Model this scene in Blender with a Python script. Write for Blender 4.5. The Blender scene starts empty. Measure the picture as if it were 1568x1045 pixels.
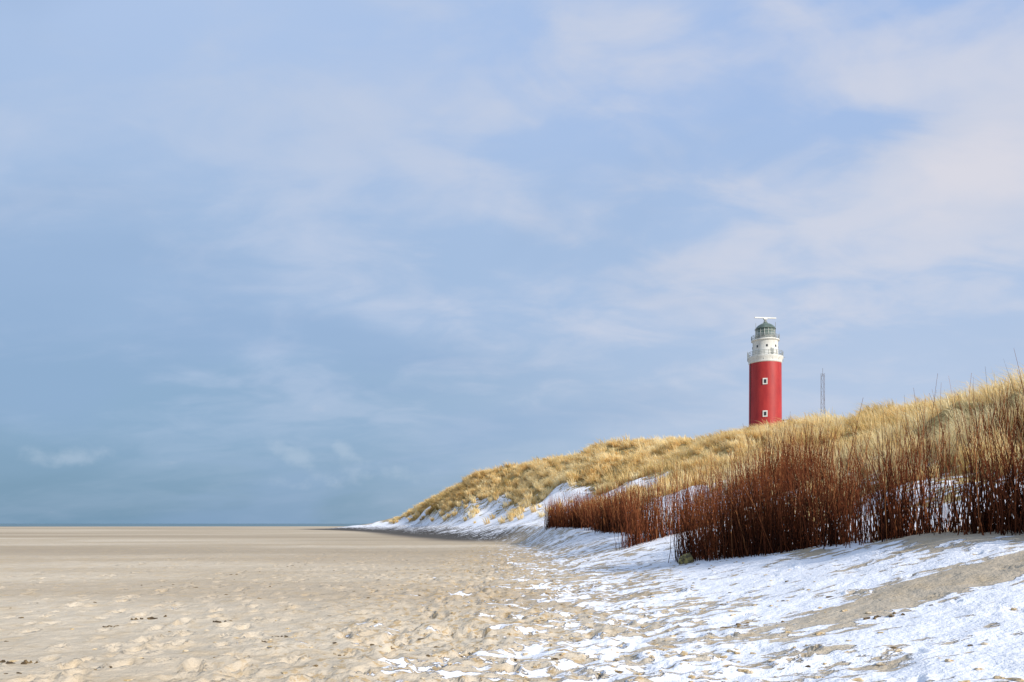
import bpy, math, numpy as np
from mathutils import Vector
rng=np.random.default_rng(7)
scene=bpy.context.scene
scene.view_settings.view_transform='Standard'
scene.view_settings.look='None'
scene.view_settings.exposure=0
H=1.3
# ------------------------------------------------ numpy noise
def _h(ix,iy,seed):
    a=(ix.astype(np.int64)*374761393+iy.astype(np.int64)*668265263+seed*982451653)&0xffffffff
    a=((a^(a>>13))*1274126177)&0xffffffff
    a=(a^(a>>16))
    a=(a*2246822519)&0xffffffff
    a=a^(a>>15)
    return (a&0xffffff)/float(0xffffff)
def vn(x,y,seed=0):
    xi=np.floor(x);yi=np.floor(y);fx=x-xi;fy=y-yi
    fx=fx*fx*(3-2*fx);fy=fy*fy*(3-2*fy)
    a=_h(xi,yi,seed);b=_h(xi+1,yi,seed);c=_h(xi,yi+1,seed);d=_h(xi+1,yi+1,seed)
    return (a*(1-fx)+b*fx)*(1-fy)+(c*(1-fx)+d*fx)*fy
def fbm(x,y,o=3,seed=0):
    s=0;am=1;t=0
    for i in range(o):
        c,sn=math.cos(.6*i+.3),math.sin(.6*i+.3)
        s=s+am*vn((x*c-y*sn)*2**i,(x*sn+y*c)*2**i,seed+i*17);t+=am;am*=.5
    return s/t-.5
def sst(a,b,x):
    t=np.clip((x-a)/(b-a),0,1);return t*t*(3-2*t)
# ------------------------------------------------ terrain
T=np.array([
(-60,4,10,1.2,30,8),(-10,1.5,8.5,1.2,27,7.6),(5,.6,7.4,1.15,26,7.6),(10.6,.5,6.8,1.1,25.5,7.6),
(14,.6,6.0,.95,25,7.6),(19.5,.8,4.4,.42,25,7.6),(25,1.0,3.8,.6,24.5,7.5),(37,1,3.2,.9,24,7.2),
(50,.6,2.3,1.2,22.8,7.7),(66,-3,0,1.1,21,9.3),(82,-8,-3.5,.9,11,9.2),(113,-16,-12,1.0,-4,8.3),
(140,-24,-19,1.0,-10.8,7.1),(152,-29,-23,1,-15.5,5.2),(165,-36,-28,.9,-20,3.1),(180,-46,-37,.8,-31,1.5),
(200,-48,-38,.6,-22,2.5),(260,-20,-5,1,20,8),(400,60,80,2,120,10),(700,250,280,2,330,8),(9000,4000,4100,2,4300,8)],float)
def tab(Y,c):
    w=np.maximum(1.2,np.abs(Y)*.05)
    return (np.interp(Y-w,T[:,0],T[:,c])+np.interp(Y,T[:,0],T[:,c])*2+np.interp(Y+w,T[:,0],T[:,c]))/4
def terrain(X,Y,detail=True):
    x0=tab(Y,1);xf=tab(Y,2);zf=tab(Y,3);xr=tab(Y,4);zr=tab(Y,5)
    s1=np.clip((X-x0)/(xf-x0),0,1);s2=np.clip((X-xf)/(xr-xf),0,1)
    z=zf*(s1**1.6*.75+.25*sst(0,1,s1))
    prof=.62*s2+.38*sst(0,1,s2)
    z=z+(zr-zf)*prof+np.clip((X-xr)*.05,0,4.5)*sst(0,1,(X-xr)/30)
    w=sst(.03,.35,s2)
    hum=fbm(X/5.5,Y/7.0,3,3)*2.2+fbm(X/1.9,Y/2.2,2,9)*.9
    z=z+hum*w*np.clip(zr/8,0.3,1)
    z=z+fbm(X/3.5,Y/3.5,2,21)*.22*sst(.3,1,s1)*(1-w)
    # sand drift against the fence
    z=z+.20*np.exp(-((X-6.2)/1.1)**2-((Y-11.8)/1.5)**2)
    # open beach
    bw=1-sst(.0,.6,s1)
    z=z+fbm(X/9,Y/12,2,31)*.05*bw
    z=z-sst(370,470,Y-np.clip(X,-900,0)*.12)*1.2*(1-sst(0,.5,s2))
    if detail:
        near=1-sst(35,90,Y)
        ch=sst(-3.6,-1.2,X)*(1-sst(1.6,3.2,X))
        z=z+near*(fbm(X/.32,Y/.32,3,41)*(.048+.10*ch*bw)+fbm(X/.11,Y/.13,2,47)*(.010+.038*ch))
        z=z+near*fbm(X/1.2,Y/.9,2,51)*.07
    return z
def axis(segs):
    out=[]
    for a,b,n in segs: out.append(np.linspace(a,b,n,endpoint=False))
    out.append([segs[-1][1]]);return np.concatenate(out)
ts=axis([(-3.2,-.95,60),(-.95,-.45,140),(-.45,.6,600),(.6,.95,70),(.95,3.2,60)])
ls=axis([(math.log(3),math.log(14),90),(math.log(14),math.log(42),420),(math.log(42),math.log(230),300),(math.log(230),math.log(12000),90)])
Yr=np.exp(ls)-10
TT,YY=np.meshgrid(ts,Yr)
XX=TT*(YY+10)+0.0
ZZ=terrain(XX,YY)
# footprints
nearrows=np.where((Yr>3)&(Yr<40))[0];r0,r1=nearrows[0],nearrows[-1]+1
sx,sy=XX[r0:r1],YY[r0:r1];dz=np.zeros_like(sx)
def foot(px,py,a,sc=1.,dep=.035):
    ri=np.where(np.abs(Yr[r0:r1]-py)<.45*sc)[0]
    if len(ri)==0:return
    q0,q1=ri[0],ri[-1]+1
    ci=np.where(np.abs(ts*(py+10)-px)<.55*sc)[0]
    if len(ci)==0:return
    c0,c1=max(ci[0]-2,0),ci[-1]+3
    X=sx[q0:q1,c0:c1]-px;Y=sy[q0:q1,c0:c1]-py
    u=(X*math.cos(a)+Y*math.sin(a))/(.14*sc);v=(-X*math.sin(a)+Y*math.cos(a))/(.065*sc)
    r=np.sqrt(u*u+v*v)+fbm(X/.09+px*9,Y/.09+py*7,2,5)*.7
    r=np.maximum(r,0)
    dz[q0:q1,c0:c1]+=-dep*np.exp(-(r**4)*.8)+dep*.55*np.exp(-((r-1.45)/.3)**2)
for k in range(18):     # walking trails along the beach
    x=rng.uniform(-10,2.2);y=rng.uniform(3,6);a=math.radians(rng.uniform(75,115));st=0
    while y<38:
        x+=.72*math.cos(a);y+=.72*math.sin(a);a+=rng.normal(0,.05);a+=(math.radians(93)-a)*.1;st^=1
        foot(x+(.1 if st else -.1),y,a,rng.uniform(.8,1.2),rng.uniform(.025,.06))
for k in range(700):
    y=4+34*rng.random()**1.3
    foot(rng.normal(-.7,1.3),y,rng.uniform(0,3.14),rng.uniform(.4,1.2),rng.uniform(.02,.06))
for k in range(120):
    foot(rng.uniform(1.5,6),4+16*rng.random(),rng.uniform(0,3.14),rng.uniform(.4,.9),rng.uniform(.01,.03))
ZZ[r0:r1]+=dz
PATCH=[(5.0,8.75,1.35,.7,1.15),(3.7,8.2,.8,.3,.7),(6.5,11.9,.8,1.7,1.25),(5.3,14.2,.4,1.2,.8)]
def snowmask(X,Y,Z):
    xf=tab(Y,2);xr=tab(Y,4);x0=tab(Y,1)
    xb=np.interp(Y,[-60,5,7,10,20,57,66,80,113,140,165,180,9000],[1,.3,.75,1.25,1.7,1.3,-.9,-4.0,-13,-20.5,-31,-40,4000])
    s=.5+(X-xb)*np.where(X>xb,.17,.20)
    s=np.clip(s,-.4,.94)
    for (px,py,rx,ry,am) in PATCH:
        s=s-am*np.exp(-(((X-px)/rx)**2+((Y-py)/ry)**2)**1.5)
    s2=np.clip((X-xf)/(xr-xf),0,1)
    nn=fbm(X/4.5,Y/6,3,77)
    sd=1.08-1.9*s2+nn*2.3-.9*sst(.42,.6,s2)
    w=sst(.0,.1,s2)
    return s*(1-w)+sd*w
SN=snowmask(XX,YY,ZZ)
x0=tab(YY,1);xf=tab(YY,2);xr=tab(YY,4)
s2=np.clip((XX-xf)/(xr-xf),0,1)
VEG=sst(.04,.2,s2)*(1-sst(160,172,YY)*.9)
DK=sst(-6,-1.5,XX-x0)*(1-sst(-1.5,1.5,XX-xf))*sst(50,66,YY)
CH=sst(-3.6,-1.0,XX)*(1-sst(1.6,3.,XX))
def make_mesh(name,V,F,attrs=None,smooth=True):
    me=bpy.data.meshes.new(name)
    V=np.ascontiguousarray(V,dtype=np.float32);F=np.ascontiguousarray(F,dtype=np.int32)
    me.vertices.add(len(V));me.vertices.foreach_set('co',V.ravel())
    k=F.shape[1]
    me.loops.add(F.size);me.loops.foreach_set('vertex_index',F.ravel())
    me.polygons.add(len(F));me.polygons.foreach_set('loop_start',np.arange(0,F.size,k,dtype=np.int32))
    me.polygons.foreach_set('use_smooth',np.full(len(F),smooth))
    me.update(calc_edges=True)
    for n,a in (attrs or {}).items():
        at=me.attributes.new(n,'FLOAT','POINT');at.data.foreach_set('value',np.ascontiguousarray(a,dtype=np.float32).ravel())
    return me
def add(name,me,mat,parent=None):
    ob=bpy.data.objects.new(name,me);scene.collection.objects.link(ob)
    if mat: me.materials.append(mat)
    if parent: ob.parent=parent
    return ob
nr,nc=XX.shape
idx=np.arange(nr*nc).reshape(nr,nc)
F=np.stack([idx[:-1,:-1],idx[:-1,1:],idx[1:,1:],idx[1:,:-1]],-1).reshape(-1,4)
V=np.stack([XX,YY,ZZ],-1).reshape(-1,3)
# ------------------------------------------------ node helpers
class N:
    def __init__(s,tree): s.t=tree;s.n=tree.nodes;s.l=tree.links
    def new(s,t,**k):
        n=s.n.new(t)
        for a,b in k.items(): setattr(n,a,b)
        return n
    def set(s,sock,v):
        if isinstance(v,bpy.types.NodeSocket): s.l.new(v,sock)
        else: sock.default_value=v
    def m(s,op,a,b=0.,c=0.,clamp=False):
        n=s.new('ShaderNodeMath',operation=op,use_clamp=clamp)
        s.set(n.inputs[0],a);s.set(n.inputs[1],b)
        if op in('MULTIPLY_ADD',): s.set(n.inputs[2],c)
        return n.outputs[0]
    def sst(s,a,b,x,lo=0.,hi=1.):
        n=s.new('ShaderNodeMapRange',interpolation_type='SMOOTHSTEP')
        s.set(n.inputs['Value'],x);n.inputs['From Min'].default_value=a;n.inputs['From Max'].default_value=b
        n.inputs['To Min'].default_value=lo;n.inputs['To Max'].default_value=hi
        return n.outputs['Result']
    def mix(s,f,a,b,mode='MIX'):
        n=s.new('ShaderNodeMix',data_type='RGBA',blend_type=mode)
        s.set(n.inputs[0],f)
        for i,v in((6,a),(7,b)):
            if isinstance(v,tuple) and len(v)==3: v=(*v,1)
            s.set(n.inputs[i],v)
        return n.outputs[2]
    def noise(s,vec,scale,detail=4,rough=.5,dist=0.,sc=None,loc=None):
        if sc or loc:
            mp=s.new('ShaderNodeMapping');s.l.new(vec,mp.inputs[0])
            if sc: mp.inputs['Scale'].default_value=sc
            if loc: mp.inputs['Location'].default_value=loc
            vec=mp.outputs[0]
        n=s.new('ShaderNodeTexNoise');s.l.new(vec,n.inputs['Vector'])
        n.inputs['Scale'].default_value=scale;n.inputs['Detail'].default_value=detail
        n.inputs['Roughness'].default_value=rough;n.inputs['Distortion'].default_value=dist
        return n.outputs[0]
    def attr(s,name):
        return s.new('ShaderNodeAttribute',attribute_name=name).outputs['Fac']
def srgb(r,g,b):
    f=lambda c:(c/255/12.92) if c/255<=.04045 else ((c/255+.055)/1.055)**2.4
    return (f(r),f(g),f(b))
def newmat(name,rough=.9,spec=.2):
    m=bpy.data.materials.new(name);m.use_nodes=True
    n=N(m.node_tree);b=m.node_tree.nodes['Principled BSDF']
    b.inputs['Roughness'].default_value=rough;b.inputs['Specular IOR Level'].default_value=spec
    return m,n,b
def newdiff(name):
    m=bpy.data.materials.new(name);m.use_nodes=True
    n=N(m.node_tree);m.node_tree.nodes.remove(m.node_tree.nodes['Principled BSDF'])
    d=n.new('ShaderNodeBsdfDiffuse');n.l.new(d.outputs[0],m.node_tree.nodes['Material Output'].inputs[0])
    return m,n,d
# ground material
mg,n,b=newdiff('sand_and_snow')
co=n.new('ShaderNodeTexCoord').outputs['Object']
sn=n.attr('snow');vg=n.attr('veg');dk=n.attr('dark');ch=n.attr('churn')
na=n.noise(co,.8,4,.62,.3,sc=(.7,1.2,1))
nb=n.noise(co,4.2,5,.62,.2,sc=(.6,1.3,1))
e=n.m('MULTIPLY_ADD',n.m('SUBTRACT',na,.5),2.3,sn)
e=n.m('MULTIPLY_ADD',n.m('SUBTRACT',nb,.5),3.0,e)
sf=n.sst(.45,.58,e)
g1=n.noise(co,.16,4,.55,.4,sc=(.35,1,1))
g2=n.noise(co,2.2,4,.6,.2)
g3=n.noise(co,90,1,.6)
g4=n.noise(co,.05,3,.55,.3,sc=(.25,1,1))
g6=n.noise(co,.018,3,.6,.3,sc=(.2,1,1),loc=(3,1,0))
sand=n.mix(n.sst(.35,.65,g1),(.52,.43,.315),(.64,.55,.425))
sand=n.mix(n.sst(.42,.60,g4,0,.62),sand,(.41,.33,.24))
sand=n.mix(n.sst(.46,.58,g6,0,.5),sand,(.33,.27,.20))
sand=n.mix(n.sst(.48,.68,g2,0,.4),sand,(.52,.39,.235))
sand=n.mix(n.sst(.55,.75,g3,0,.4),sand,(.28,.21,.145))
g5=n.noise(co,7,4,.65)
sand=n.mix(n.m('MULTIPLY',n.sst(.52,.62,g5),n.m('MULTIPLY_ADD',ch,.6,.18)),sand,(.44,.30,.145))
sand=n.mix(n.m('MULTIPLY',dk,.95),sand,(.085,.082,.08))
vegc=n.mix(n.sst(.4,.6,g5),(.50,.38,.17),(.28,.205,.09))
sand=n.mix(vg,sand,vegc)
snowc=n.mix(n.sst(.4,.7,g2,0,.35),(.89,.89,.92),(.81,.80,.79))
snowc=n.mix(n.sst(.60,.70,g3,0,.4),snowc,(.55,.49,.41))
col=n.mix(sf,sand,snowc)
n.l.new(col,b.inputs['Color'])
bh=n.m('MULTIPLY_ADD',g5,.027,n.m('MULTIPLY',n.noise(co,22,3,.6),.014))
bh=n.m('MULTIPLY_ADD',sf,.03,bh)
bp=n.new('ShaderNodeBump');bp.inputs['Strength'].default_value=1.;bp.inputs['Distance'].default_value=1.0
n.l.new(bh,bp.inputs['Height']);n.l.new(bp.outputs[0],b.inputs['Normal'])
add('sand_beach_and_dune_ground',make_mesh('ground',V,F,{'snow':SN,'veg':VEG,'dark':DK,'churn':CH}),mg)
# ------------------------------------------------ sea
ms,n,b=newmat('sea_water',.35,.5)
co=n.new('ShaderNodeTexCoord').outputs['Object']
w=n.noise(co,.02,5,.6,0,sc=(.15,1,1))
n.l.new(n.mix(n.sst(.57,.66,w,0,.8),(.05,.115,.125),(.45,.5,.5)),b.inputs['Base Color'])
bp=n.new('ShaderNodeBump');bp.inputs['Strength'].default_value=.6;n.l.new(n.noise(co,.8,4,.6,sc=(.5,1,1)),bp.inputs['Height']);n.l.new(bp.outputs[0],b.inputs['Normal'])
sv=np.array([(-14000,340,-.14),(14000,340,-.14),(14000,14000,-.14),(-14000,14000,-.14)],float)
add('sea',make_mesh('sea',sv,np.array([[0,1,2,3]])),ms)
# ------------------------------------------------ marram grass
def grass():
    Yc=rng.uniform(9,172,34000);xl=tab(Yc,2)+.3;xh=tab(Yc,4)+6
    Xc=xl+(xh-xl)*rng.random(len(Yc))
    keep=rng.random(len(Yc))<(xh-xl)/34
    Xc,Yc=Xc[keep],Yc[keep];s2=np.clip((Xc-tab(Yc,2))/(tab(Yc,4)-tab(Yc,2)),0,1)
    sm=snowmask(Xc,Yc,None)
    den=(1-sst(.25,.62,sm))*sst(.05,.16,s2)+.04*sst(.02,.1,s2)
    den*=.42+.58*sst(-.14,.06,fbm(Xc/2.0,Yc/2.4,2,91))
    den*=1-sst(155,168,Yc)
    k=rng.random(len(Xc))<den*.66
    Xc,Yc=Xc[k],Yc[k]
    Zc=terrain(Xc,Yc,False)
    print('clumps',len(Xc))
    nb=42
    n=len(Xc);R=np.sqrt(Xc**2+Yc**2)
    size=rng.uniform(.45,1.1,n)*np.where(rng.random(n)<.18,1.35,1)
    ctint=np.clip(.56+fbm(Xc/6,Yc/6,2,5)*1.0+rng.normal(0,.2,n),0,1)
    wx0=-.42+fbm(Xc/7,Yc/7,2,15)*.7;wy0=-.05+fbm(Xc/7,Yc/7,2,25)*.7
    rep=lambda a:np.repeat(a,nb)
    x,y,z,R,size,ct,wx0,wy0=map(rep,(Xc,Yc,Zc,R,size,ctint,wx0,wy0))
    m=n*nb
    ang=rng.uniform(0,2*math.pi,m);rad=.28*np.sqrt(rng.random(m))*size
    bx=x+np.cos(ang)*rad;by=y+np.sin(ang)*rad
    h=size*rng.uniform(.45,1.05,m)
    out=rng.uniform(.1,.6,m)
    lx=np.cos(ang)*out+wx0+rng.normal(0,.08,m);ly=np.sin(ang)*out+wy0
    wid=np.clip(.00068*R,.007,.09)*rng.uniform(.6,1.2,m)
    wa=np.arctan2(ly,lx)+math.pi/2+rng.normal(0,.5,m);wx=np.cos(wa)*wid*.5;wy=np.sin(wa)*wid*.5
    zb=z-.08
    V=np.empty((m,5,3))
    V[:,0]=np.stack([bx-wx,by-wy,zb],-1);V[:,1]=np.stack([bx+wx,by+wy,zb],-1)
    mx=bx+lx*h*.35;my=by+ly*h*.35;mz=zb+h*.62
    V[:,2]=np.stack([mx-wx*.9,my-wy*.9,mz],-1);V[:,3]=np.stack([mx+wx*.9,my+wy*.9,mz],-1)
    V[:,4]=np.stack([bx+lx*h*1.0,by+ly*h*1.0,zb+h*(1.02-.3*np.hypot(lx,ly))],-1)
    base=(np.arange(m)*5)[:,None,None]
    F=(np.array([[0,1,3],[0,3,2],[2,3,4]])[None]+base).reshape(-1,3)
    tint=np.clip(ct+rng.normal(0,.15,m),0,1)
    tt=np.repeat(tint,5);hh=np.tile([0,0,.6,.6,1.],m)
    return V.reshape(-1,3),F,tt,hh
gm=bpy.data.materials.new('dry_grass');gm.use_nodes=True;n=N(gm.node_tree);gm.node_tree.nodes.remove(gm.node_tree.nodes['Principled BSDF'])
t=n.attr('tint');hh=n.attr('hgt')
c=n.mix(n.sst(.0,.35,t),(.52,.38,.14),(.92,.69,.32))
c=n.mix(n.sst(.35,.9,t),c,(.99,.85,.53))
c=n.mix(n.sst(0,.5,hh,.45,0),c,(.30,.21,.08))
df=n.new('ShaderNodeBsdfDiffuse');n.l.new(c,df.inputs[0])
tr=n.new('ShaderNodeBsdfTranslucent');n.l.new(c,tr.inputs[0])
mx=n.new('ShaderNodeMixShader');mx.inputs[0].default_value=.42
n.l.new(df.outputs[0],mx.inputs[1]);n.l.new(tr.outputs[0],mx.inputs[2])
n.l.new(mx.outputs[0],gm.node_tree.nodes['Material Output'].inputs[0])
gv,gf,gt,gh=grass()
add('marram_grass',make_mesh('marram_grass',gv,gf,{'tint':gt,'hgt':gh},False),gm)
# ------------------------------------------------ brushwood fences
fm,n,b=newdiff('willow_twigs')
t=n.attr('tint')
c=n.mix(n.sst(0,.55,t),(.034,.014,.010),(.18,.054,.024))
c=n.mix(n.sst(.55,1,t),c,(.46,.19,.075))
n.l.new(c,b.inputs['Color'])
def twigs(name,pts,per_m,thick,hm,hs,rad=.0065,seed=1,gap=(.5,.5),tm=.40):
    pts=np.array(pts,float);seg=np.hypot(*(pts[1:]-pts[:-1]).T);L=np.r_[0,np.cumsum(seg)]
    m=int(L[-1]*per_m);s=rng.uniform(0,L[-1],m)
    dn=.6*vn(s*2.3,s*0+3,seed)+.4*vn(s*7,s*0+3,seed+5)
    gp=np.interp(s/L[-1],np.linspace(0,1,len(gap)),gap)
    s=s[rng.random(m)<np.clip((dn-gp+.25)*2.6,.07,1)];m=len(s)
    px=np.interp(s,L,pts[:,0]);py=np.interp(s,L,pts[:,1])
    px=px+rng.normal(0,thick,m);py=py+rng.normal(0,thick,m)
    pz=terrain(px,py)-.12
    hloc=np.interp(s/L[-1],np.linspace(0,1,len(hm)),hm)*(1+.34*(vn(s*1.1,s*0+7,2)-.5)+.42*(vn(s*3.3,s*0+7,4)-.5))
    h=np.clip(hloc*(1+rng.normal(0,hs,m)),.3,2.6)
    h=np.where(rng.random(m)<.06,h*1.13,h);h=np.where(rng.random(m)<.4,h*rng.uniform(.4,.9,m),h)
    lx=rng.normal(-.02,.12,m);ly=rng.normal(0,.12,m)
    cl=rng.random(m)<.13;lx=np.where(cl,lx*2.4,lx);ly=np.where(cl,ly*2.4,ly);h=np.where(cl,h*.8,h)
    cx=rng.normal(0,.09,m);cy=rng.normal(0,.09,m)
    K=5;V=np.empty((m,K,3,3));r=rad*rng.uniform(.5,1.45,m)
    kx=rng.normal(0,.016,(m,K));ky=rng.normal(0,.016,(m,K))
    for i in range(K):
        u=i/(K-1)
        X=px+lx*h*u+cx*h*u*u+kx[:,i];Y=py+ly*h*u+cy*h*u*u+ky[:,i];Z=pz+h*u*(1-.12*(np.abs(lx)+np.abs(ly)))
        rr=r*(1-.72*u)
        for j in range(3):
            a=j*2*math.pi/3
            V[:,i,j]=np.stack([X+rr*math.cos(a),Y+rr*math.sin(a),Z],-1)
    f=[]
    for i in range(K-1):
        for j in range(3):
            f.append([i*3+j,i*3+(j+1)%3,(i+1)*3+(j+1)%3,(i+1)*3+j])
    F=(np.array(f)[None]+(np.arange(m)*K*3)[:,None,None]).reshape(-1,4)
    tint=np.clip(rng.normal(tm,.25,m),0,1)
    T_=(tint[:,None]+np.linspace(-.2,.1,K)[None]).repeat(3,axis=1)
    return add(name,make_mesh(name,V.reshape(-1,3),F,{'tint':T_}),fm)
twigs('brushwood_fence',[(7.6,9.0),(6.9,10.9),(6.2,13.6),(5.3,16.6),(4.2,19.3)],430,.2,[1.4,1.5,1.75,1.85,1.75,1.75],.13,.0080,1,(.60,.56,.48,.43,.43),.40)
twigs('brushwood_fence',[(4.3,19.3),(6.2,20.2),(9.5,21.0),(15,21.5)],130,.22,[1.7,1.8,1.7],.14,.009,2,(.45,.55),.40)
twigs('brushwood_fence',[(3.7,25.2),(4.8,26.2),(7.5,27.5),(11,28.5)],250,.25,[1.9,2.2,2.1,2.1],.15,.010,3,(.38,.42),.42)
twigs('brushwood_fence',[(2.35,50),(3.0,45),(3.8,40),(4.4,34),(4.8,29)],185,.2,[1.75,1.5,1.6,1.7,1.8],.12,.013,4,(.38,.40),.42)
# ------------------------------------------------ small things
import bmesh
def blobs(name,items,mat):
    bm=bmesh.new();bmesh.ops.create_icosphere(bm,subdivisions=2,radius=1)
    bv=np.array([v.co[:] for v in bm.verts]);bf=np.array([[v.index for v in f.verts] for f in bm.faces]);bm.free()
    it=np.array(items,float);m=len(it)
    z=terrain(it[:,0],it[:,1])
    ph=rng.uniform(0,9,(m,3,1));c=bv[None].repeat(m,0)
    k=1+.25*np.sin(c[:,:,0]*4+ph[:,0])+.25*np.sin(c[:,:,1]*5+ph[:,1])+.15*np.sin(c[:,:,2]*6+ph[:,2])
    X=c[:,:,0]*k*it[:,2,None];Y=c[:,:,1]*k*it[:,3,None];Z=c[:,:,2]*k*it[:,4,None]+it[:,4,None]*.2+z[:,None]
    ca=np.cos(it[:,5,None]);sa=np.sin(it[:,5,None])
    V=np.stack([it[:,0,None]+X*ca-Y*sa,it[:,1,None]+X*sa+Y*ca,Z],-1).reshape(-1,3)
    F=(bf[None]+(np.arange(m)*len(bv))[:,None,None]).reshape(-1,3)
    return add(name,make_mesh(name,V,F,None,False),mat)
dm,n,b=newmat('seaweed_debris',.9,.2)
co=n.new('ShaderNodeTexCoord').outputs['Object']
n.l.new(n.mix(n.sst(.4,.6,n.noise(co,20,3)),(.06,.042,.026),(.20,.14,.07)),b.inputs['Base Color'])
it=[]
def w(px,py,z=0.):
    Y=(H-z)*1220/(py-802);return ((px-784)/1220*Y,Y)
for k in range(230):
    x,y=rng.uniform(-8,5),4.5+24*rng.random()**1.4
    s=rng.uniform(.006,.024);it.append((x,y,s*rng.uniform(1,2.5),s,s*.5,rng.uniform(-.6,.6)))
for (px,py,s) in [(225,948,.08),(345,953,.07),(45,1018,.07),(270,965,.03),(430,975,.04),(400,985,.03),(520,1000,.03),(165,960,.04),(610,1020,.03),(580,950,.04),(340,1010,.03),(580,880,.04),(1110,975,.05),(1180,990,.04),(1360,935,.06),(1130,920,.05)]:
    x,y=w(px,py,0. if px<1000 else .45)
    for j in range(7): it.append((x+rng.normal(0,s*1.6),y+rng.normal(0,s*.8),s*rng.uniform(.2,.7),s*.25,s*.22,rng.uniform(-1,1)))
blobs('beach_debris',it,dm)
cm,n,b=newmat('sand_clod',.95,.1)
co=n.new('ShaderNodeTexCoord').outputs['Object']
n.l.new(n.mix(n.sst(.4,.6,n.noise(co,14,3)),(.50,.37,.20),(.60,.50,.36)),b.inputs['Base Color'])
it=[]
for k in range(1300):
    y=4.5+22*rng.random()**1.5;x=rng.normal(.3,1.9)
    s=rng.uniform(.008,.030);it.append((x,y,s*rng.uniform(1,1.8),s,s*.45,rng.uniform(0,3)))
blobs('sand_clods',it,cm)
rm,n,b=newmat('mossy_stone',.9,.2)
co=n.new('ShaderNodeTexCoord').outputs['Object']
n.l.new(n.mix(n.sst(.42,.58,n.noise(co,12,4)),(.12,.10,.06),(.34,.28,.10)),b.inputs['Base Color'])
blobs('beach_stone',[(3.92,18.0,.2,.15,.19,.4)],rm)
# ------------------------------------------------ lighthouse
def E(name,loc):
    e=bpy.data.objects.new(name,None);scene.collection.objects.link(e);e.location=loc;return e
def lathe(name,prof,mat,parent,seg=64,smooth=True):
    P=np.array(prof,float);k=len(P)
    a=np.linspace(0,2*math.pi,seg,endpoint=False)
    V=np.stack([P[:,0][:,None]*np.cos(a),P[:,0][:,None]*np.sin(a),np.repeat(P[:,1][:,None],seg,1)],-1).reshape(-1,3)
    F=[]
    for i in range(k-1):
        for j in range(seg):
            F.append([i*seg+j,i*seg+(j+1)%seg,(i+1)*seg+(j+1)%seg,(i+1)*seg+j])
    me=make_mesh(name,V,np.array(F),None,smooth)
    ob=add(name,me,mat,parent)
    if smooth:
        me.set_sharp_from_angle(angle=math.radians(35))
    return ob
def tubes(name,segs,mat,parent,sides=6):
    V=[];F=[]
    for (p,q,r) in segs:
        p=Vector(p);q=Vector(q);d=(q-p).normalized()
        u=d.orthogonal().normalized();v=d.cross(u);o=len(V)
        for c in(p,q):
            for j in range(sides):
                a=2*math.pi*j/sides;V.append(tuple(c+u*math.cos(a)*r+v*math.sin(a)*r))
        for j in range(sides): F.append([o+j,o+(j+1)%sides,o+sides+(j+1)%sides,o+sides+j])
    return add(name,make_mesh(name,np.array(V),np.array(F),None,False),mat,parent)
def boxm(name,boxes,mat,parent):
    V=[];F=[]
    for (c,s,rz) in boxes:
        o=len(V)
        for dx in(-.5,.5):
            for dy in(-.5,.5):
                for dzz in(-.5,.5):
                    X=dx*s[0];Y=dy*s[1];V.append((c[0]+X*math.cos(rz)-Y*math.sin(rz),c[1]+X*math.sin(rz)+Y*math.cos(rz),c[2]+dzz*s[2]))
        for f in((0,1,3,2),(4,6,7,5),(0,4,5,1),(2,3,7,6),(0,2,6,4),(1,5,7,3)): F.append([o+i for i in f])
    return add(name,make_mesh(name,np.array(V),np.array(F),None,False),mat,parent)
def paint(name,c1,c2,rough=.5):
    m,n,b=newmat(name,rough,.4)
    co=n.new('ShaderNodeTexCoord').outputs['Object']
    n.l.new(n.mix(n.sst(.35,.7,n.noise(co,.7,5,.6,sc=(1,1,.25))),c1,c2),b.inputs['Base Color']);return m
red=paint('red_paint',(.44,.032,.026),(.33,.018,.018))
white=paint('white_paint',(.80,.78,.72),(.62,.60,.54))
grey=paint('grey_metal',(.36,.37,.34),(.24,.25,.23))
dome=paint('lantern_dome_metal',(.14,.18,.15),(.08,.11,.09),.4)
dark=paint('window_dark',(.03,.03,.035),(.05,.05,.05),.2)
cone=paint('pipe_dark',(.08,.02,.02),(.1,.03,.03))
mastp=paint('mast_steel',(.16,.11,.11),(.10,.08,.08))
glass,n,b=newmat('lantern_glass',.1,.5);b.inputs['Base Color'].default_value=(.20,.27,.23,1)
b.inputs['Alpha'].default_value=.6
LX,LY=.318*220,220.
BZ=float(terrain(np.array([LX]),np.array([LY]),False)[0])-.5
L=E('lighthouse',(LX,LY,0))
lathe('tower_shaft',[(5.0,BZ),(4.5,BZ+8),(4.36,30),(4.28,45.4)],red,L)
lathe('tower_band',[(4.29,45.3),(4.45,45.5),(4.45,46.2),(4.75,46.7),(4.75,47.1),(4.2,47.12),(3.2,47.12)],white,L)
lathe('upper_tower',[(3.45,47.12),(3.35,51.3),(3.4,51.4),(3.75,51.6),(3.75,51.9),(2.6,51.92)],white,L)
lathe('lantern_base',[(2.75,51.92),(2.75,52.7),(2.85,52.75),(2.85,52.9),(2.6,52.92)],grey,L)
lathe('lantern_glass',[(2.6,52.92),(2.6,54.9)],glass,L,16,False)
lathe('lantern_lens',[(0.01,52.9),(1.1,53.1),(1.4,54),(1.1,54.8),(.01,55)],dome,L,16)
lathe('lantern_dome',[(2.8,54.85),(2.8,55.0),(2.55,55.35),(2.05,55.9),(1.3,56.35),(.55,56.6),(.4,56.9),(.01,56.9)],dome,L,32)
sg=[]
for j in range(16):
    a=2*math.pi*j/16;c,s=math.cos(a),math.sin(a)
    sg.append(((2.63*c,2.63*s,52.9),(2.63*c,2.63*s,54.9),.045))
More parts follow.
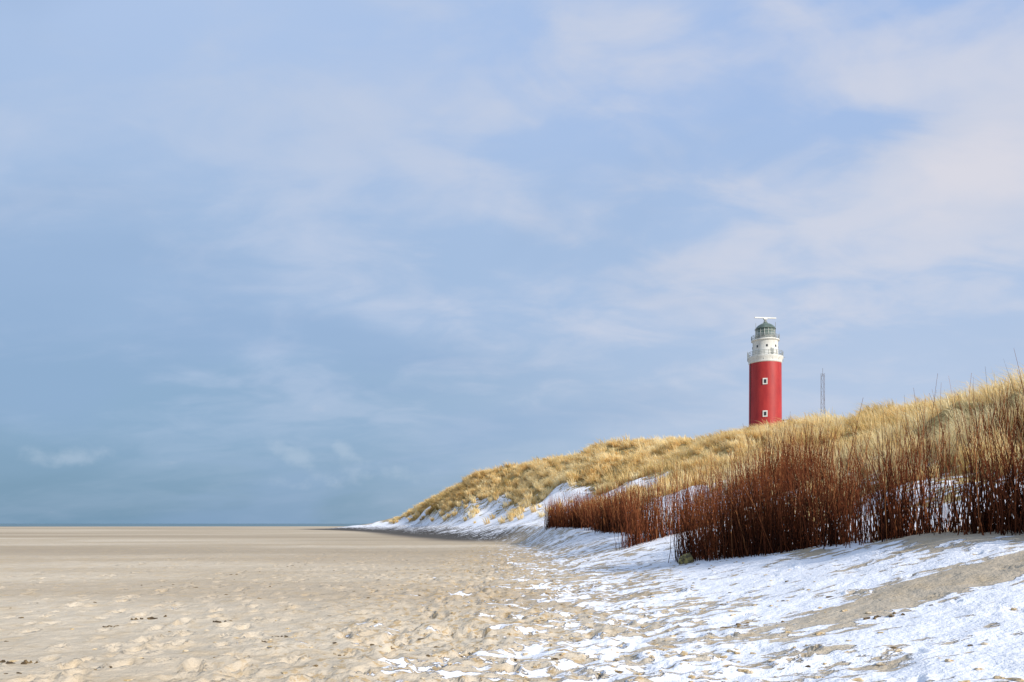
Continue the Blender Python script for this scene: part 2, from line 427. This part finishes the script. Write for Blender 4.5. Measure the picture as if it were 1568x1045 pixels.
for zz in(53.55,54.2):
    for j in range(16):
        a=2*math.pi*j/16;a2=2*math.pi*(j+1)/16
        sg.append(((2.63*math.cos(a),2.63*math.sin(a),zz),(2.63*math.cos(a2),2.63*math.sin(a2),zz),.035))
tubes('lantern_glazing_bars',sg,white,L)
def rail(name,R,z,h,nn,r=.04):
    sg=[]
    for j in range(nn):
        a=2*math.pi*j/nn;a2=2*math.pi*(j+1)/nn;c,s=math.cos(a),math.sin(a)
        sg.append(((R*c,R*s,z),(R*c,R*s,z+h),r))
        for t_ in(.35,.7,1): sg.append(((R*c,R*s,z+h*t_),(R*math.cos(a2),R*math.sin(a2),z+h*t_),r*.9))
    tubes(name,sg,grey,L)
rail('gallery_railing',4.7,47.1,1.3,26,.06);rail('upper_gallery_railing',3.7,51.9,1.1,20,.055)
sg=[]
for j in range(13):
    a=2*math.pi*j/13;c,s=math.cos(a),math.sin(a)
    sg.append(((4.35*c,4.35*s,45.7),(4.7*c,4.7*s,46.9),.09))
tubes('gallery_brackets',sg,white,L)
tubes('radar_mast',[((0,0,56.8),(0,0,57.9),.28),((-.9,0,56.2),(-.3,0,57.3),.07),((.9,0,56.2),(.3,0,57.3),.07),((2.4,-1.2,51.9),(2.4,-1.2,56.6),.06),((-2.9,-1,51.9),(-2.9,-1,56.4),.06),((-4.9,0,46),(-4.9,0,48.7),.07),((4.9,0,46),(4.9,0,48.3),.07),((4.5,0,47.2),(5.5,0,47.2),.06),((3.9,0,51.9),(3.9,0,53.8),.05)],grey,L)
boxm('radar_antenna',[((0,0,58.1),(6.2,.35,.28),.12),((0,0,57.8),(.9,.7,.4),.12)],white,L)
def onwall(ang,R,z,w_,h_,d): 
    return ((R*math.cos(ang),R*math.sin(ang),z),(d,w_,h_),ang)
A0=math.radians(-108)
fr=[];pn=[];up=[]
for z in(39.9,31.1,22.5): 
    fr.append(onwall(A0,4.32,z,1.25,1.7,.24));pn.append(onwall(A0,4.42,z+.0,.62,1.0,.16))
for a in range(0,360,45):
    up.append(onwall(math.radians(a-100),3.4,49.8,.42,.6,.12))
boxm('window_frames',fr,white,L);boxm('window_panes',pn,dark,L);boxm('upper_windows',up,dark,L)
boxm('gallery_door',[onwall(math.radians(-75),3.42,48.15,.9,2.0,.12)],grey,L)
tubes('lightning_conductor',[((4.5*math.cos(math.radians(190)),4.5*math.sin(math.radians(190)),BZ),(4.33*math.cos(math.radians(190)),4.33*math.sin(math.radians(190)),47),.09)],cone,L)
K_=E('service_building',(LX+8.2,LY+2,0))
boxm('walls',[((0,0,(BZ+29.6)/2),(6.5,6,29.6-BZ),0)],white,K_)
boxm('roof_slab',[((0,0,29.75),(6.9,6.4,.3),0)],grey,K_)
boxm('windows',[((x,-3.03,28.3),(.9,.08,1.0),0) for x in(-2,0,2)],dark,K_)
# ------------------------------------------------ radio mast
MX,MY=(1260-784)/1220*240,240.
MB=float(terrain(np.array([MX]),np.array([MY]),False)[0])-.5
M=E('radio_mast',(MX,MY,0));top=H+(802-572)/1220*240
sg=[];w_=.5
cs=[(w_,w_),(-w_,w_),(-w_,-w_),(w_,-w_)]
for c in cs: sg.append(((c[0],c[1],MB),(c[0]*.8,c[1]*.8,top),.045))
z=MB;k=0
while z<top-1.2:
    for i in range(4):
        p=cs[i];q=cs[(i+1)%4]
        if k%2:p,q=q,p
        sg.append(((p[0]*.9,p[1]*.9,z),(q[0]*.9,q[1]*.9,z+1.2),.022))
    z+=1.2;k+=1
sg.append(((0,0,top-1),(0,0,top+1.6),.05))
tubes('lattice',sg,mastp,M,4)
# ------------------------------------------------ sun + sky
v=Vector((.60,-.66,.48)).normalized()
sl=bpy.data.lights.new('sun','SUN');sl.energy=4.7;sl.angle=math.radians(.6);sl.color=(1,.95,.87)
so=bpy.data.objects.new('sun',sl);scene.collection.objects.link(so);so.rotation_euler=v.to_track_quat('Z','Y').to_euler()
W=bpy.data.worlds.new('World');scene.world=W;W.use_nodes=True
try:
    W.cycles.sampling_method='MANUAL';W.cycles.sample_map_resolution=256
except Exception as ex: print(ex)
n=N(W.node_tree);bg=W.node_tree.nodes['Background'];bg.inputs['Strength'].default_value=.1
sky=n.new('ShaderNodeTexSky',sky_type='NISHITA');sky.sun_disc=False
sky.sun_elevation=math.asin(v.z);sky.sun_rotation=math.atan2(v.x,v.y)
D=n.new('ShaderNodeTexCoord').outputs['Generated']
sp=n.new('ShaderNodeSeparateXYZ');n.l.new(D,sp.inputs[0]);x,y,z=sp.outputs
az=n.m('ARCTAN2',x,y);el=n.m('ARCSINE',z)
zz=n.m('ADD',n.m('MAXIMUM',z,0.),.30)
cb=n.new('ShaderNodeCombineXYZ');n.l.new(n.m('DIVIDE',x,zz),cb.inputs[0]);n.l.new(n.m('DIVIDE',y,zz),cb.inputs[1])
P=cb.outputs[0]
def ramp(f,st):
    r=n.new('ShaderNodeValToRGB');n.l.new(f,r.inputs[0]);e=r.color_ramp.elements;r.color_ramp.interpolation='EASE'
    while len(e)<len(st): e.new(.5)
    for q,(p,c) in zip(e,st): q.position=p;q.color=(*srgb(*c),1)
    return r.outputs[0]
rot=n.new('ShaderNodeMapping');n.l.new(P,rot.inputs[0]);rot.inputs['Rotation'].default_value=(0,0,math.radians(28));rot.inputs['Scale'].default_value=(.75,1.15,1)
PR=rot.outputs[0]
c1=n.noise(PR,1.7,4,.5,.4,loc=(7.1,2.4,0))
c2=n.noise(PR,5.4,5,.55,.6,loc=(.6,5,0))
c3=n.noise(P,12,4,.55,.5,sc=(.8,1.1,1))
dk_=n.noise(P,1.3,4,.5,.4,sc=(.7,1.2,1),loc=(8,2,0))
eL=n.m('MULTIPLY_ADD',n.m('SUBTRACT',c1,.5),.10,el)
left=ramp(eL,[(0,(116,152,181)),(.14,(142,174,206)),(.27,(162,189,223)),(.55,(178,201,236))])
right=ramp(eL,[(0,(186,205,228)),(.14,(186,204,231)),(.27,(179,201,233)),(.55,(166,193,236))])
base=n.mix(n.sst(-.40,.50,az),left,right)
def blob(px,py,sa,se,am,tilt=0.):
    a0=math.atan((px-784)/1220);e0=math.atan((802-py)/1220*math.cos(a0))
    da=n.m('SUBTRACT',az,a0);de=n.m('SUBTRACT',el,e0)
    de=n.m('ADD',de,n.m('MULTIPLY',da,tilt))
    q=n.m('ADD',n.m('POWER',n.m('ABSOLUTE',n.m('DIVIDE',da,sa)),2.),n.m('POWER',n.m('ABSOLUTE',n.m('DIVIDE',de,se)),2.))
    return n.m('MULTIPLY',n.m('EXPONENT',n.m('MULTIPLY',q,-1.)),am)
f=n.m('MULTIPLY_ADD',n.m('SUBTRACT',c2,.5),.64,c1)
f=n.m('MULTIPLY_ADD',n.m('SUBTRACT',c3,.5),.20,f)
for bl in[(1450,265,.07,.05,.26,0),(1220,340,.25,.04,.12,-.12),(1000,440,.12,.05,.14,-.3),(690,265,.16,.035,.15,.45),(400,150,.3,.05,.07,0),(1060,362,.06,.018,-.16,-.2),(640,200,.12,.02,-.09,.2),(1380,190,.15,.025,-.16,0),(1350,60,.25,.08,-.10,0),(1500,420,.15,.05,.05,0),(400,560,.2,.07,-.10,0)]:
    f=n.m('ADD',f,blob(*bl))
cf=n.m('MULTIPLY',n.sst(.38,.72,f),n.sst(.03,.28,el,.12,.82))
cloud=n.mix(n.sst(-.5,.45,az),(*srgb(189,205,231),1),(*srgb(217,220,233),1))
col=n.mix(cf,base,cloud)
col=n.mix(n.m('MULTIPLY',n.sst(.46,.64,dk_),n.sst(.5,-.2,az,.12,.45)),col,(*srgb(145,174,211),1))
col=n.mix(n.sst(.68,1.0,f,0,.6),col,(*srgb(231,227,233),1))
pf=n.m('MULTIPLY_ADD',n.m('SUBTRACT',n.noise(D,34,4,.55,sc=(1,1,1.4)),.5),1.2,0.)
p=blob(105,697,.045,.013,.6)
for bl in[(450,695,.026,.012,.68,.4),(530,692,.020,.011,.64,.4),(590,722,.07,.012,.42,0),(500,740,.1,.012,.26,0)]:
    p=n.m('ADD',p,blob(*bl))
pm=n.m('MULTIPLY',n.sst(.15,.75,n.m('ADD',p,n.m('MULTIPLY',pf,n.sst(0,.2,p)))),.46)
col=n.mix(pm,col,(*srgb(184,202,222),1))
vs=n.new('ShaderNodeVectorMath',operation='SCALE');n.l.new(col,vs.inputs[0]);vs.inputs['Scale'].default_value=9.9
fin=n.mix(.94,sky.outputs[0],vs.outputs[0])
n.l.new(fin,bg.inputs[0])
# ------------------------------------------------ camera
cd=bpy.data.cameras.new('camera');cam=bpy.data.objects.new('camera',cd);scene.collection.objects.link(cam)
cam.location=(0,0,H);cam.rotation_euler=(math.radians(90),0,0)
cd.lens=28;cd.sensor_width=36;cd.shift_y=(802-522.5)/1568;cd.clip_end=30000;cd.clip_start=.1
scene.camera=cam
